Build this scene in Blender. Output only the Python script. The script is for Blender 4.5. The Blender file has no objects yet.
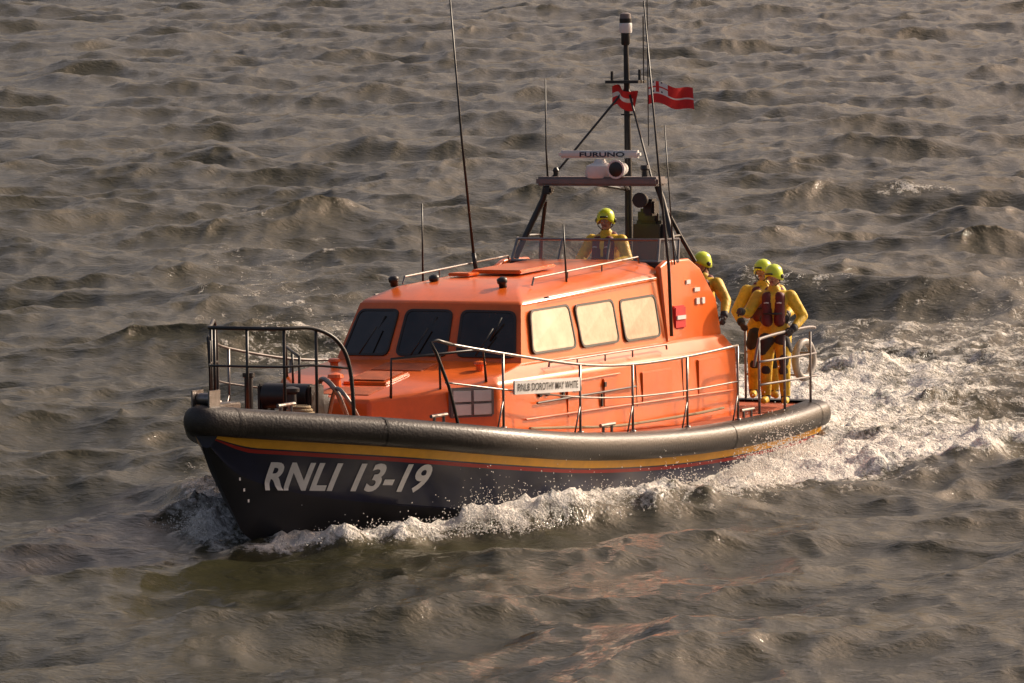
import bpy, bmesh, math, random
import numpy as np
from mathutils import Vector, Matrix
random.seed(4); np.random.seed(4)
D=bpy.data; SC=bpy.context.scene; COL=SC.collection

# ------------------------------------------------------------------ helpers
def hermite(xs,ys,x):
    xs=np.array(xs,float);ys=np.array(ys,float)
    m=np.gradient(ys,xs); x=np.clip(x,xs[0],xs[-1])
    i=np.clip(np.searchsorted(xs,x)-1,0,len(xs)-2); h=xs[i+1]-xs[i]; t=(x-xs[i])/h
    return ((2*t**3-3*t**2+1)*ys[i]+(t**3-2*t**2+t)*h*m[i]+(-2*t**3+3*t**2)*ys[i+1]+(t**3-t**2)*h*m[i+1])

def pbr(name,col,rough=.5,metal=0.,var=.12,nscale=6.,bump=.0,bscale=40.,spec=.5,coat=0.,dirt=None,emis=None):
    m=D.materials.new(name); m.use_nodes=True; nt=m.node_tree; N=nt.nodes; Lk=nt.links
    b=N['Principled BSDF']; b.inputs['Metallic'].default_value=metal
    b.inputs['Specular IOR Level'].default_value=spec
    b.inputs['Coat Weight'].default_value=coat; b.inputs['Coat Roughness'].default_value=.12
    tc=N.new('ShaderNodeTexCoord')
    no=N.new('ShaderNodeTexNoise'); no.inputs['Scale'].default_value=nscale; no.inputs['Detail'].default_value=5; no.inputs['Roughness'].default_value=.65
    Lk.new(tc.outputs['Object'],no.inputs['Vector'])
    r=N.new('ShaderNodeValToRGB'); r.color_ramp.elements[0].position=.3; r.color_ramp.elements[1].position=.7
    c=np.array(col[:3]); d=dirt if dirt else tuple(c*(1-var*1.6))
    r.color_ramp.elements[0].color=(*d,1); r.color_ramp.elements[1].color=(*np.clip(c*(1+var*.4),0,1),1)
    Lk.new(no.outputs['Fac'],r.inputs['Fac']); Lk.new(r.outputs['Color'],b.inputs['Base Color'])
    mr=N.new('ShaderNodeMapRange'); mr.inputs['To Min'].default_value=max(.03,rough*.8); mr.inputs['To Max'].default_value=min(1,rough*1.25)
    Lk.new(no.outputs['Fac'],mr.inputs['Value']); Lk.new(mr.outputs['Result'],b.inputs['Roughness'])
    if bump>0:
        n2=N.new('ShaderNodeTexNoise'); n2.inputs['Scale'].default_value=bscale; n2.inputs['Detail'].default_value=3
        Lk.new(tc.outputs['Object'],n2.inputs['Vector'])
        bp=N.new('ShaderNodeBump'); bp.inputs['Strength'].default_value=bump; bp.inputs['Distance'].default_value=.02
        Lk.new(n2.outputs['Fac'],bp.inputs['Height']); Lk.new(bp.outputs['Normal'],b.inputs['Normal'])
    return m

M={}
M['orange']=pbr('orange_paint',(.80,.140,.012),.30,var=.16,nscale=2.2,coat=.30,bump=.07,bscale=4)
M['deck']=pbr('deck_nonslip',(.46,.10,.03),.75,var=.25,nscale=5,bump=.4,bscale=150)
M['navy']=pbr('navy_paint',(.009,.013,.042),.30,var=.25,nscale=2,coat=.15)
M['antifoul']=pbr('antifoul',(.02,.02,.025),.5)
M['rubber']=pbr('black_rubber',(.018,.015,.013),.40,var=.35,nscale=9,bump=.25,bscale=30,dirt=(.010,.009,.008))
M['rubber2']=pbr('scuffed_rubber',(.032,.027,.024),.5,var=.3,nscale=12,bump=.3,bscale=40)
M['yellowstripe']=pbr('yellow_stripe',(.74,.36,.02),.4,var=.1)
M['redstripe']=pbr('red_stripe',(.34,.012,.010),.4,var=.1)
M['white']=pbr('white_paint',(.75,.74,.72),.4,var=.08)
M['offwhite']=pbr('weathered_white',(.42,.39,.36),.5,var=.2)
M['letter']=pbr('letter_vinyl',(.74,.73,.72),.45,var=.1,nscale=8)
M['steel']=pbr('rail_steel',(.25,.23,.22),.34,metal=.8,var=.2,nscale=20)
M['black']=pbr('black_metal',(.022,.021,.021),.4,var=.2,nscale=10)
M['grey']=pbr('grey_plastic',(.20,.17,.165),.5,var=.12)
M['glass']=pbr('tinted_glass',(.030,.024,.020),.07,var=.6,nscale=1.8,spec=.7)
M['glass2']=pbr('painted_sheen_glass',(.56,.43,.32),.10,var=.30,nscale=2.6,spec=.9,coat=.6)  # port side panes: bright sky reflection painted into the cream base colour
M['gasket']=pbr('window_gasket',(.03,.025,.022),.5)
M['suit']=pbr('yellow_oilskin',(.78,.50,.03),.55,var=.25,nscale=9,bump=.9,bscale=11)
M['suitdark']=pbr('dark_oilskin',(.03,.03,.035),.6,var=.3,bump=.4,bscale=14)
M['vest']=pbr('maroon_lifejacket',(.14,.018,.02),.6,var=.3,bump=.5,bscale=18)
M['helmet']=pbr('hiviz_helmet',(.66,.80,.03),.3,var=.08,coat=.4)
M['skin']=pbr('skin',(.50,.27,.18),.5,var=.1,nscale=30)
M['lips']=pbr('lips',(.35,.13,.1),.5)
M['hair']=pbr('hair',(.05,.03,.02),.7)
M['glove']=pbr('glove',(.06,.05,.045),.7)
M['redcloth']=pbr('red_cloth',(.62,.02,.02),.7,var=.1)
M['rope']=pbr('rope',(.35,.27,.16),.9,bump=.6,bscale=90)

def mk(name,V,F,mats,fm=None,smooth=False,parent=None,auto=None):
    me=D.meshes.new(name); me.from_pydata([tuple(map(float,v)) for v in V],[],[tuple(map(int,f)) for f in F])
    for m in (mats if isinstance(mats,list) else [mats]): me.materials.append(m)
    if fm is not None: me.polygons.foreach_set('material_index',np.array(fm,dtype=np.int32))
    if smooth: me.polygons.foreach_set('use_smooth',np.ones(len(F),dtype=bool))
    me.update(); o=D.objects.new(name,me); COL.objects.link(o)
    if parent: o.parent=parent
    bm=bmesh.new(); bm.from_mesh(me); bmesh.ops.recalc_face_normals(bm,faces=bm.faces); bm.to_mesh(me); bm.free()
    return o

class Mesh:
    def __init__(s): s.V=[];s.F=[];s.m=[]
    def add(s,V,F,mi=0):
        k=len(s.V); s.V+= [tuple(v) for v in V]; s.F+=[tuple(i+k for i in f) for f in F]; s.m+=[mi]*len(F)
    def tube(s,pts,r,mi=0,n=8,cap=True):
        P=[Vector(p) for p in pts]; rr=r if isinstance(r,(list,tuple)) else [r]*len(P)
        T=[]
        for i in range(len(P)):
            a=P[max(0,i-1)];b=P[min(len(P)-1,i+1)]; T.append((b-a).normalized())
        up=Vector((0,0,1)) if abs(T[0].z)<.9 else Vector((1,0,0))
        x=T[0].cross(up).normalized(); V=[];F=[]
        for i,p in enumerate(P):
            x=(x-T[i]*x.dot(T[i])).normalized(); y=T[i].cross(x)
            for k in range(n):
                a=2*math.pi*k/n; V.append(p+(x*math.cos(a)+y*math.sin(a))*rr[i])
        for i in range(len(P)-1):
            for k in range(n):
                F.append((i*n+k,i*n+(k+1)%n,(i+1)*n+(k+1)%n,(i+1)*n+k))
        if cap: F.append(tuple(range(n))[::-1]); F.append(tuple((len(P)-1)*n+k for k in range(n)))
        s.add(V,F,mi)
    def box(s,c,sz,mi=0,rot=None,bev=0):
        bm=bmesh.new(); bmesh.ops.create_cube(bm,size=1)
        for v in bm.verts: v.co=Vector((v.co.x*sz[0],v.co.y*sz[1],v.co.z*sz[2]))
        if bev: bmesh.ops.bevel(bm,geom=bm.edges[:],offset=bev,segments=2,affect='EDGES')
        R=rot if rot else Matrix.Identity(3)
        bm.verts.index_update()
        V=[R@v.co+Vector(c) for v in bm.verts]; F=[tuple(v.index for v in f.verts) for f in bm.faces]; bm.free()
        s.add(V,F,mi)
    def lathe(s,c,prof,mi=0,n=20,axis=(0,0,1)):
        A=Vector(axis).normalized(); up=Vector((0,0,1)) if abs(A.z)<.9 else Vector((1,0,0))
        x=A.cross(up).normalized(); y=A.cross(x); V=[];F=[]
        for r,h in prof:
            for k in range(n):
                a=2*math.pi*k/n; V.append(Vector(c)+A*h+(x*math.cos(a)+y*math.sin(a))*max(r,1e-4))
        for i in range(len(prof)-1):
            for k in range(n): F.append((i*n+k,i*n+(k+1)%n,(i+1)*n+(k+1)%n,(i+1)*n+k))
        F.append(tuple(range(n))); F.append(tuple((len(prof)-1)*n+k for k in range(n)))
        s.add(V,F,mi)
    def obj(s,name,mats,smooth=False,parent=None): 
        o=mk(name,s.V,s.F,mats,s.m,smooth,parent); return o
def autosm(o,ang=35):
    me=o.data; me.polygons.foreach_set('use_smooth',np.ones(len(me.polygons),dtype=bool))
    bm=bmesh.new(); bm.from_mesh(me)
    for e in bm.edges:
        if len(e.link_faces)==2 and e.calc_face_angle(0)>math.radians(ang): e.smooth=False
    bm.to_mesh(me); bm.free()
def bevel(o,w=.01,seg=2):
    b=o.modifiers.new('bev','BEVEL'); b.width=w; b.segments=seg; b.limit_method='ANGLE'; b.angle_limit=math.radians(25); b.harden_normals=False

def smoothpath(pts,n=6):
    P=[Vector(p) for p in pts]; out=[]
    for i in range(len(P)-1):
        a=P[max(0,i-1)];b=P[i];c=P[i+1];d=P[min(len(P)-1,i+2)]
        for k in range(n):
            t=k/n
            out.append(.5*((2*b)+(c-a)*t+(2*a-5*b+4*c-d)*t*t+(-a+3*b-3*c+d)*t**3))
    out.append(P[-1]); return out

# ------------------------------------------------------------------ frame of the boat
TH=math.radians(63.5)
BM=Matrix.Rotation(math.pi+TH,4,'Z')@Matrix.Rotation(-math.radians(2.5),4,'Y')@Matrix.Rotation(math.radians(2),4,'X')
boat=D.objects.new('lifeboat',None); COL.objects.link(boat); boat.matrix_world=BM
WL=.15

# ------------------------------------------------------------------ hull
XS =[-6.75,-5.5,-2.4,0,1.0,2.0,3.0,4.0,5.0,5.5,6.0,6.3]
Bt =[2.14,2.24,2.27,2.27,2.26,2.20,2.00,1.57,1.02,.74,.46,.30]
ZS =[.86,.81,.80,.91,.985,1.085,1.20,1.33,1.45,1.51,1.57,1.61]
Ct =[1.90,1.95,2.0,1.98,1.93,1.78,1.48,1.03,.54,.33,.15,.06]
ZC =[.0,.0,.0,.05,.08,.14,.24,.38,.56,.70,.92,1.18]
ZK =[-.55,-.6,-.65,-.65,-.62,-.58,-.50,-.38,-.12,.12,.72,1.16]
B=lambda x:hermite(XS,Bt,x); S=lambda x:hermite(XS,ZS,x); Cc=lambda x:hermite(XS,Ct,x); Zc=lambda x:hermite(XS,ZC,x)
Zk=lambda x:np.interp(x,XS,ZK)
FH=.33
def Htop(x): return np.maximum(B(x)-.15,.03)
def H(x,z):
    zt=S(x)-FH+.02; f=np.clip((z-Zc(x))/(zt-Zc(x)),0,1)
    return Cc(x)+(Htop(x)-Cc(x))*f**1.1
xs=np.linspace(-6.75,6.3,150)
V=[];F=[];fm=[]
rowsN=None
for x in xs:
    zt=float(S(x)-FH+.02); zc=float(Zc(x)); zk=float(Zk(x)); h=zt-zc
    yh=.105
    zr=[zt, zt-min(yh,h*.25), zt-min(yh+.018,h*.30), zt-min(yh+.06,h*.40)]
    for k in range(1,7): zr.append(zr[3]+(zc-zr[3])*k/6)
    sec=[(float(H(x,z)),z) for z in zr]
    sec+= [(float(Cc(x))*.97,zc-.02)]+[(float(Cc(x))*(1-k/4),zc+(zk-zc)*(k/4)**.8) for k in range(1,5)]
    full=sec+[(-y,z) for y,z in sec[::-1][1:]]
    rowsN=len(full)
    for y,z in full: V.append((x,y,z))
matrow=[]
ns=len(sec)
for j in range(rowsN-1):
    jj=j if j<ns-1 else rowsN-2-j
    matrow.append({0:1,1:0,2:2}.get(jj,0 if jj<10 else 3))
for i in range(len(xs)-1):
    for j in range(rowsN-1):
        F.append((i*rowsN+j,i*rowsN+j+1,(i+1)*rowsN+j+1,(i+1)*rowsN+j)); fm.append(matrow[j])
F.append(tuple(range(rowsN))); fm.append(0)
F.append(tuple((len(xs)-1)*rowsN+j for j in range(rowsN))); fm.append(0)
hull=mk('hull',V,F,[M['navy'],M['yellowstripe'],M['redstripe'],M['antifoul']],fm,True,boat); autosm(hull,30)

# deck
V=[];F=[];dx=np.linspace(-6.75,6.35,90)
for x in dx:
    b=max(float(B(x))-.12,.05); z=float(S(x))-.03
    for k in range(9):
        y=b*(1-2*k/8); V.append((x,y,z+.05*(1-(y/b)**2)*(1 if x>-5.2 else .3)))
for i in range(len(dx)-1):
    for k in range(8): F.append((i*9+k,i*9+k+1,(i+1)*9+k+1,(i+1)*9+k))
mk('deck',V,F,M['deck'],None,True,boat)

# fender
half=[(x,float(B(x))) for x in np.linspace(-6.72,6.3,120)]+[(6.42,.235),(6.52,.16),(6.57,.08)]
path=half+[(6.585,0.)]+[(x,-y) for x,y in half[::-1]]
stern=[(-6.84,-2.06),(-6.91,-1.95),(-6.94,-1.8)]+[(-6.95,y) for y in np.linspace(-1.6,1.6,9)]+[(-6.94,1.8),(-6.91,1.95),(-6.84,2.06)]
path=path+stern; n=len(path)
prof=[(-.34,.01),(-.22,.02),(-.12,.012),(-.055,-.015),(-.02,-.06),(-.003,-.12),(0,-.17),(-.006,-.22),(-.03,-.275),(-.075,-.312),(-.14,-.322),(-.24,-.322)]
V=[];F=[];fm=[]
for i,(x,y) in enumerate(path):
    a=path[(i-1)%n];b=path[(i+1)%n]; t=Vector((b[0]-a[0],b[1]-a[1])).normalized(); nn=Vector((-t.y,t.x))
    if nn.dot(Vector((x-0,y)))<0: nn=-nn
    z=float(S(min(x,6.3)))+ (max(0,x-6.3)*.12)
    wob=.006*math.sin(x*2.3+(1 if y>0 else 3))
    for o,h in prof:
        V.append((x+nn.x*(o+wob),y+nn.y*(o+wob),z+h))
m=len(prof)
for i in range(n):
    x0=path[i][0]
    for j in range(m-1):
        F.append((i*m+j,i*m+j+1,((i+1)%n)*m+j+1,((i+1)%n)*m+j)); fm.append(1 if x0>6.05 else 0)
fender=mk('fender',V,F,[M['rubber'],M['rubber2']],fm,True,boat); autosm(fender,50)
mb=Mesh()
for X in (6.15,4.4,.4,-3.4,-6.4):
    for sg in (1,-1):
        b=float(B(X)); z=float(S(X)); db=(float(B(X+.05))-float(B(X-.05)))/.1
        t=Vector((1,db)).normalized(); nn=Vector((-t.y,t.x))
        VV=[]
        for w in (-.015,.015):
            for o,h in prof[1:]:
                oo=o+.005; hh=h+(.004 if h>-.1 else (-.004 if h<-.3 else 0))
                VV.append((X+t.x*w+nn.x*oo,sg*(b+t.y*w+nn.y*oo),z+hh))
        k=len(prof)-1
        mb.add(VV,[(j,j+1,k+j+1,k+j) for j in range(k-1)],0)
mb.obj('fender_bands',M['rubber'],True,boat)

# ------------------------------------------------------------------ lettering
def text_mesh(body,size,shear=0,offset=0.,sub=.05,space=1.):
    c=D.curves.new('t','FONT'); c.body=body; c.size=size; c.shear=shear; c.offset=offset; c.resolution_u=4; c.space_character=space
    o=D.objects.new('t',c); COL.objects.link(o); dg=bpy.context.evaluated_depsgraph_get()
    me=D.meshes.new_from_object(o.evaluated_get(dg)); D.objects.remove(o)
    bm=bmesh.new(); bm.from_mesh(me); bmesh.ops.triangulate(bm,faces=bm.faces[:])
    for _ in range(3):
        es=[e for e in bm.edges if e.calc_length()>sub]
        if es: bmesh.ops.subdivide_edges(bm,edges=es,cuts=1); bmesh.ops.triangulate(bm,faces=bm.faces[:])
    bm.verts.index_update()
    V=np.array([v.co[:] for v in bm.verts]); F=[tuple(v.index for v in f.verts) for f in bm.faces]; bm.free(); return V,F
def hull_text(body,X0,X1,zf,height,sg=1,name='lettering'):
    V,F=text_mesh(body,1.,shear=-.10,offset=.030,space=1.05)
    V[:,0]-=V[:,0].min(); w=V[:,0].max(); y0=V[:,1].min(); hh=V[:,1].max()-y0
    out=[]
    for x,y,_ in V:
        X=X0+(X1-X0)*x/w; Z=zf(X)+(y-y0)/hh*height
        out.append((X,sg*(float(H(X,Z))+.012),Z))
    return mk(name,out,F,M['letter'],None,False,boat)
hull_text('RNLI 13-19',5.56,3.56,lambda X:.455+(X-3.5)*.078,.34)
hull_text('RNLI 13-19',3.56,5.56,lambda X:.455+(X-3.5)*.078,.34,-1,'lettering_stbd')
mm=Mesh()
for k in range(3):
    z=.5+.13*k; X=5.78+.06*k
    y=float(H(X,z)); mm.add([(X,y+.012,z),(X-.025,y+.02,z),(X-.025,y+.02,z+.035),(X,y+.012,z+.035)],[(0,1,2,3)])
mm.obj('draft_marks',M['letter'],False,boat)

# ------------------------------------------------------------------ superstructure
def sym(half): return half+[(x,-y,z) for x,y,z in half[::-1] if abs(y)>1e-6]
def loft(rings,name,mats,caps=True,closed=True,bev=.02):
    n=len(rings[0]); V=[p for r in rings for p in r]; F=[]
    for i in range(len(rings)-1):
        for k in range(n if closed else n-1):
            F.append((i*n+k,i*n+(k+1)%n,(i+1)*n+(k+1)%n,(i+1)*n+k))
    if caps: F.append(tuple(range(n))); F.append(tuple((len(rings)-1)*n+k for k in range(n)))
    o=mk(name,V,F,mats,None,False,boat); 
    if bev: bevel(o,bev,3)
    autosm(o,28)
    return o
r0=sym([(3.28,.5,1.0),(1.88,1.53,.9),(-5.1,1.53,.7)])
r1=sym([(3.20,.46,1.50),(1.83,1.49,1.63),(-5.1,1.49,1.66)])
r1b=sym([(3.12,.42,1.53),(1.77,1.42,1.70),(-5.1,1.42,1.72)])
r2=sym([(1.02,.42,1.84),(.82,1.31,1.81),(-5.1,1.31,1.84)])
loft([r0,r1,r1b,r2],'cabin_trunk',M['orange'],bev=.035)
w0=sym([(1.00,.42,1.81),(.79,1.28,1.79),(-3.45,1.28,1.82)])
w1=sym([(.66,.37,2.52),(.44,1.11,2.50),(-3.45,1.17,2.62)])
loft([w0,w1],'wheelhouse',M['orange'],bev=.0)
q0=sym([(.68,.38,2.475),(.455,1.128,2.465),(-3.62,1.19,2.61)])
q1=sym([(.63,.38,2.54),(.41,1.10,2.535),(-3.62,1.16,2.70)])
q2=sym([(.22,.32,2.67),(.02,.86,2.675),(-3.60,.92,2.83)])
q3=sym([(-.45,.3,2.75),(-.6,.58,2.75),(-3.58,.68,2.87)])
loft([q0,q1,q2,q3],'roof',M['orange'],bev=.05)

# windows
def window(c4,glass,parts,out,rad=.07,frame=.035,lift=.0):
    P=[Vector(p) for p in c4]; nrm=(P[1]-P[0]).cross(P[3]-P[0]).normalized()
    if nrm.dot(Vector(out))<0: nrm=-nrm
    P=[p+nrm*lift for p in P]
    def ring(off,r,lift):
        Q=[]
        for i in range(4):
            p=P[i]; a=P[(i-1)%4]-p; b=P[(i+1)%4]-p; a.normalize(); b.normalize()
            pp=p+(a+b)*off
            for k in range(6):
                t=k/5; A=pp+a*r; Bq=pp+b*r
                Q.append((A*(1-t)**2+pp*2*t*(1-t)+Bq*t*t)+nrm*lift)
        return Q
    r1=ring(0,rad,-.02); r2=ring(0,rad,.018); r3=ring(frame,rad*.8,.018); r4=ring(frame,rad*.8,.010)
    n=len(r1); V=r1+r2+r3+r4; F=[]
    for i in range(3):
        for k in range(n): F.append((i*n+k,i*n+(k+1)%n,(i+1)*n+(k+1)%n,(i+1)*n+k))
    parts.add(V,F,0); parts.add(r4,[tuple(range(n))],glass)
def lerp(a,b,t): return tuple(a[i]+(b[i]-a[i])*t for i in range(3))
wm=Mesh()
def face_windows(bl,br,tr,tl,spans,glass,out,vb=.1,vt=.92):
    for (s0,s1) in spans:
        def pt(s,v): return lerp(lerp(bl,br,s),lerp(tl,tr,s),v)
        window([pt(s0,vb),pt(s1,vb),pt(s1,vt),pt(s0,vt)],glass,wm,out,.10,.03,.004)
c1=(1.0,.42,1.81);c2=(.79,1.28,1.79);c3=(.44,1.11,2.50);c4=(.66,.37,2.52)
mir=lambda p:(p[0],-p[1],p[2])
face_windows(mir(c1),c1,c4,mir(c4),[(.07,.93)],1,(1,0,.3),.10,.89)
face_windows(c1,c2,c3,c4,[(.06,.93)],1,(1,.3,.3),.10,.89)
face_windows(mir(c1),mir(c2),mir(c3),mir(c4),[(.06,.93)],1,(1,-.3,.3),.10,.89)
for sg in(1,-1):
    for x0,x1 in((.52,-.76),(-.90,-2.00),(-2.16,-3.22)):
        def sp(x,z):
            t=(z-1.80)/.72; fr=np.clip((x+3.45)/4.,0,1); xx=x if x<.3 else x-.24*t
            return (xx,sg*(1.283-(.115+.05*fr)*t),z)
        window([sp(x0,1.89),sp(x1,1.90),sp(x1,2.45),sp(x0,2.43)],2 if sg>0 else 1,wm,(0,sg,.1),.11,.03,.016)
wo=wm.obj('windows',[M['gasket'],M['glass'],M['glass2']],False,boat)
d=Mesh()
for y0 in(-.1,.75,-.85):
    xb=1.0 if abs(y0)<.42 else .93
    d.tube([(xb+.05,y0,1.90),(xb-.12,y0+.16,2.23)],.011); d.tube([(xb-.16,y0+.10,2.08),(xb-.24,y0+.22,2.36)],.012)
for (x,y) in((.0,-.86),(-.02,.64),(-.4,-.5)):
    d.lathe((x,y,2.69),[(.05,0),(.05,.05),(.065,.06),(.065,.11),(.03,.13)],0,12,(.3,0,1))
d.obj('wipers_and_deck_lights',M['black'],True,boat)
rr=Mesh()
for sg in(1,-1):
    P=[(-.3,sg*.90,2.70),(-.35,sg*.90,2.79),(-3.3,sg*.93,2.92),(-3.35,sg*.93,2.84)]
    rr.tube(P,.013)
    for x in(-1.3,-2.3): rr.tube([(x,sg*.90,2.7+(-.3-x)*.04),(x,sg*.90,2.785+(-.3-x)*.045)],.011)
    rr.tube([(-.1,sg*1.16,2.56),(-.12,sg*1.21,2.57),(-3.2,sg*1.23,2.66),(-3.25,sg*1.18,2.66)],.011)
tr=Matrix.Rotation(math.radians(2.2),3,'Y')
rr.box((-1.6,0,2.84),(1.0,.7,.05),1,tr,.015)
rr.box((-.9,-.35,2.80),(.3,.3,.04),1,None,.012)
fr=Matrix.Rotation(math.radians(8.4),3,'Y')
zf_=lambda x:1.53+(3.12-x)*.1476
rr.box((2.15,0,zf_(2.15)+.012),(.62,.62,.05),1,fr,.02)
rr.box((2.15,0,zf_(2.15)+.045),(.50,.50,.02),2,fr,.01)
for x in(2.80,1.42):
    rr.box((x,0,zf_(x)+.004),(.42,.70,.012),2,fr,.003)
rr.lathe((2.62,-.30,zf_(2.62)),[(.07,0),(.06,.10),(.10,.12),(.09,.16),(.03,.18)],1,14)
rr.lathe((1.35,1.0,1.74),[(.05,0),(.05,.07),(.08,.09),(.07,.12),(.03,.13)],1,14)
rr.lathe((1.35,-1.0,1.74),[(.05,0),(.05,.07),(.08,.09),(.07,.12),(.03,.13)],1,14)
rr.obj('roof_rails_and_hatches',[M['steel'],M['orange'],M['deck']],False,boat)

for sg in(1,-1):
    prof2=[(-3.40,1.80),(-3.40,2.79),(-3.62,2.86),(-4.30,2.86),(-4.62,2.72),(-5.02,2.30),(-5.14,1.66),(-5.14,.9),(-4.6,.9)]
    V=[];nP=len(prof2)
    for (x,z) in prof2: V.append((x,sg*(1.30-.10*max(0,(z-1.82))),z))
    for (x,z) in prof2: V.append((x,sg*(1.22-.10*max(0,(z-1.82))),z))
    F=[tuple(range(nP)),tuple(range(nP,2*nP))]+[(i,(i+1)%nP,nP+(i+1)%nP,nP+i) for i in range(nP)]
    o=mk('steering_bulwark',V,F,M['orange'],None,False,boat); bevel(o,.025,3); autosm(o,30)
mi=Mesh()
mi.box((-4.3,0,1.9),(1.6,2.4,.06),0); mi.box((-5.05,0,1.4),(.08,2.4,1.1),0)
mi.box((-3.75,0,2.62),(.30,2.2,.42),1,None,.03)
mi.box((-4.88,.35,2.95),(.12,.46,.75),1,Matrix.Rotation(-.08,3,'Y'),.05)
mi.box((-4.88,.35,3.38),(.1,.30,.2),1,None,.04)
mi.box((-4.65,.35,2.45),(.45,.46,.12),1,None,.04); mi.tube([(-4.65,.35,1.9),(-4.65,.35,2.45)],.06,1)
mi.box((-4.65,-.05,2.5),(.5,.5,.12),1,None,.04); mi.tube([(-4.65,-.05,1.9),(-4.65,-.05,2.45)],.06,1)
mi.obj('steering_position',[M['orange'],M['black']],False,boat)
sd=Mesh()
sd.box((-.25,1.50,1.30),(.52,.05,.42),0,None,.012)
sd.box((-1.2,1.50,1.33),(.34,.05,.36),0,None,.012)
sd.box((-2.6,1.50,1.32),(.9,.05,.40),0,None,.012)
sd.box((-4.2,1.50,1.35),(.7,.05,.45),0,None,.012)
sd.box((-.25,1.53,1.44),(.22,.02,.06),1); sd.box((-1.05,1.53,1.44),(.05,.02,.06),1)
sd.box((.12,1.52,1.40),(.05,.02,.14),1); sd.box((-.95,1.53,1.25),(.03,.02,.16),1)
for x in(.75,.55): sd.lathe((x,1.50,1.45),[(.05,0),(.05,.03),(.02,.035)],1,12,(0,1,0))
sd.box((-3.85,1.23,2.12),(.34,.10,.30),2,None,.02)
sd.box((-3.85,1.285,2.12),(.26,.02,.05),3)
sd.box((-4.45,1.245,2.30),(.10,.02,.08),3); sd.box((-4.62,1.245,2.30),(.08,.02,.08),3)
sd.box((-4.45,1.235,2.45),(.16,.02,.05),3); sd.box((-4.20,1.225,2.56),(.12,.02,.05),3)
for x in(-2.0,-3.4): sd.tube([(x,1.515,1.1),(x,1.50,1.62)],.006,1)
sd.tube([(1.2,1.54,1.16),(-4.9,1.54,1.12)],.012,0); sd.tube([(1.5,1.515,1.52),(-1.5,1.515,1.55)],.010,0)
sd.tube(smoothpath([(1.3,1.64,1.06),(.3,1.60,1.00),(-.9,1.66,.93),(-2.2,1.60,.90),(-3.4,1.66,.91),(-4.4,1.62,.92)],5),.018,5)
sd.tube([(.9,1.545,1.34),(-1.9,1.545,1.36)],.014,1)
for sg in (1,-1):
    sd.tube([(.4,sg*1.46,1.74),(.38,sg*1.46,1.80),(-3.0,sg*1.46,1.82),(-3.02,sg*1.46,1.76)],.014,4)
    for x in(-.4,-1.2,-2.0): sd.tube([(x,sg*1.46,1.72),(x,sg*1.46,1.81)],.011,4)
sd.obj('cabin_side_fittings',[M['orange'],M['black'],M['redcloth'],M['white'],M['steel'],M['rope']],False,boat)
A=Vector((3.24,.48,0));Bq=Vector((1.855,1.51,0)); tdir=(Bq-A).normalized(); nrm=Vector((-tdir.y,tdir.x,0)); nrm=nrm if nrm.x>0 else -nrm
RR=Matrix((tdir,nrm,Vector((0,0,1)))).transposed()
hc=A.lerp(Bq,.78)
hm=Mesh()
hm.box(hc+Vector((0,0,1.43))+nrm*.01,(.60,.05,.36),1,RR,.02)
for k in(-1,1):
    hm.box(hc+tdir*.135*k+Vector((0,0,1.505))+nrm*.035,(.25,.02,.15),0,RR,.01)
    hm.box(hc+tdir*.135*k+Vector((0,0,1.345))+nrm*.035,(.25,.02,.15),0,RR,.01)
hm.obj('foredeck_lockers',[M['white'],M['grey']],False,boat)
g=Mesh()
zd=lambda x:float(S(x))+.01
g.lathe((4.55,.15,zd(4.5)),[(.13,0),(.13,.04),(.07,.07),(.06,.26),(.10,.29),(.10,.33),(.03,.35)],0,16)
g.tube([(4.25,-.35,zd(4.3)+.24),(4.25,.25,zd(4.3)+.24)],[.15,.15],0,14)
g.box((4.2,-.38,zd(4.3)+.18),(.34,.06,.40),0,None,.02); g.box((4.2,.28,zd(4.3)+.18),(.34,.06,.40),0,None,.02)
g.box((3.75,-.1,zd(3.8)+.14),(.45,.5,.28),0,None,.04)
g.lathe((4.9,-.22,zd(4.9)),[(.05,0),(.05,.42),(.07,.43),(.07,.48)],0,12)
g.box((5.9,0,zd(5.9)+.04),(.5,.2,.08),1,None,.015)
g.tube([(6.3,-.09,zd(6.3)+.1),(6.3,.09,zd(6.3)+.1)],.07,1,14); g.box((6.3,-.11,zd(6.3)+.1),(.25,.02,.2),1); g.box((6.3,.11,zd(6.3)+.1),(.25,.02,.2),1)
for sg in(1,-1):
    for X in(5.3,3.4,-.3,-4.5):
        y=sg*(float(B(X))-.36); z=zd(X)
        g.tube([(X-.12,y,z),(X-.12,y,z+.1)],.02,1);g.tube([(X+.12,y,z),(X+.12,y,z+.1)],.02,1);g.tube([(X-.2,y,z+.1),(X+.2,y,z+.1)],.022,1)
g.tube(smoothpath([(3.9,.55,zd(3.9)),(4.1,.5,zd(4)+.34),(4.0,.25,zd(4)+.46),(3.8,.1,zd(4)+.1)]),.03,1)
g.tube(smoothpath([(4.0,.75,zd(4)),(4.2,.7,zd(4)+.26),(4.1,.5,zd(4)+.36),(3.9,.3,zd(4)+.05)]),.025,1)
o=g.obj('foredeck_gear',[M['black'],M['steel']],False,boat); autosm(o,40)
cr=Mesh()
for k in range(3):
    cr.tube([(4.85+ (.16-.02*k)*math.cos(a),.42+(.16-.02*k)*math.sin(a),zd(4.8)+.03+.035*k) for a in np.linspace(0,6.4,24)],.018,0)
cr.obj('rope_coil',M['rope'],True,boat)

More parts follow.
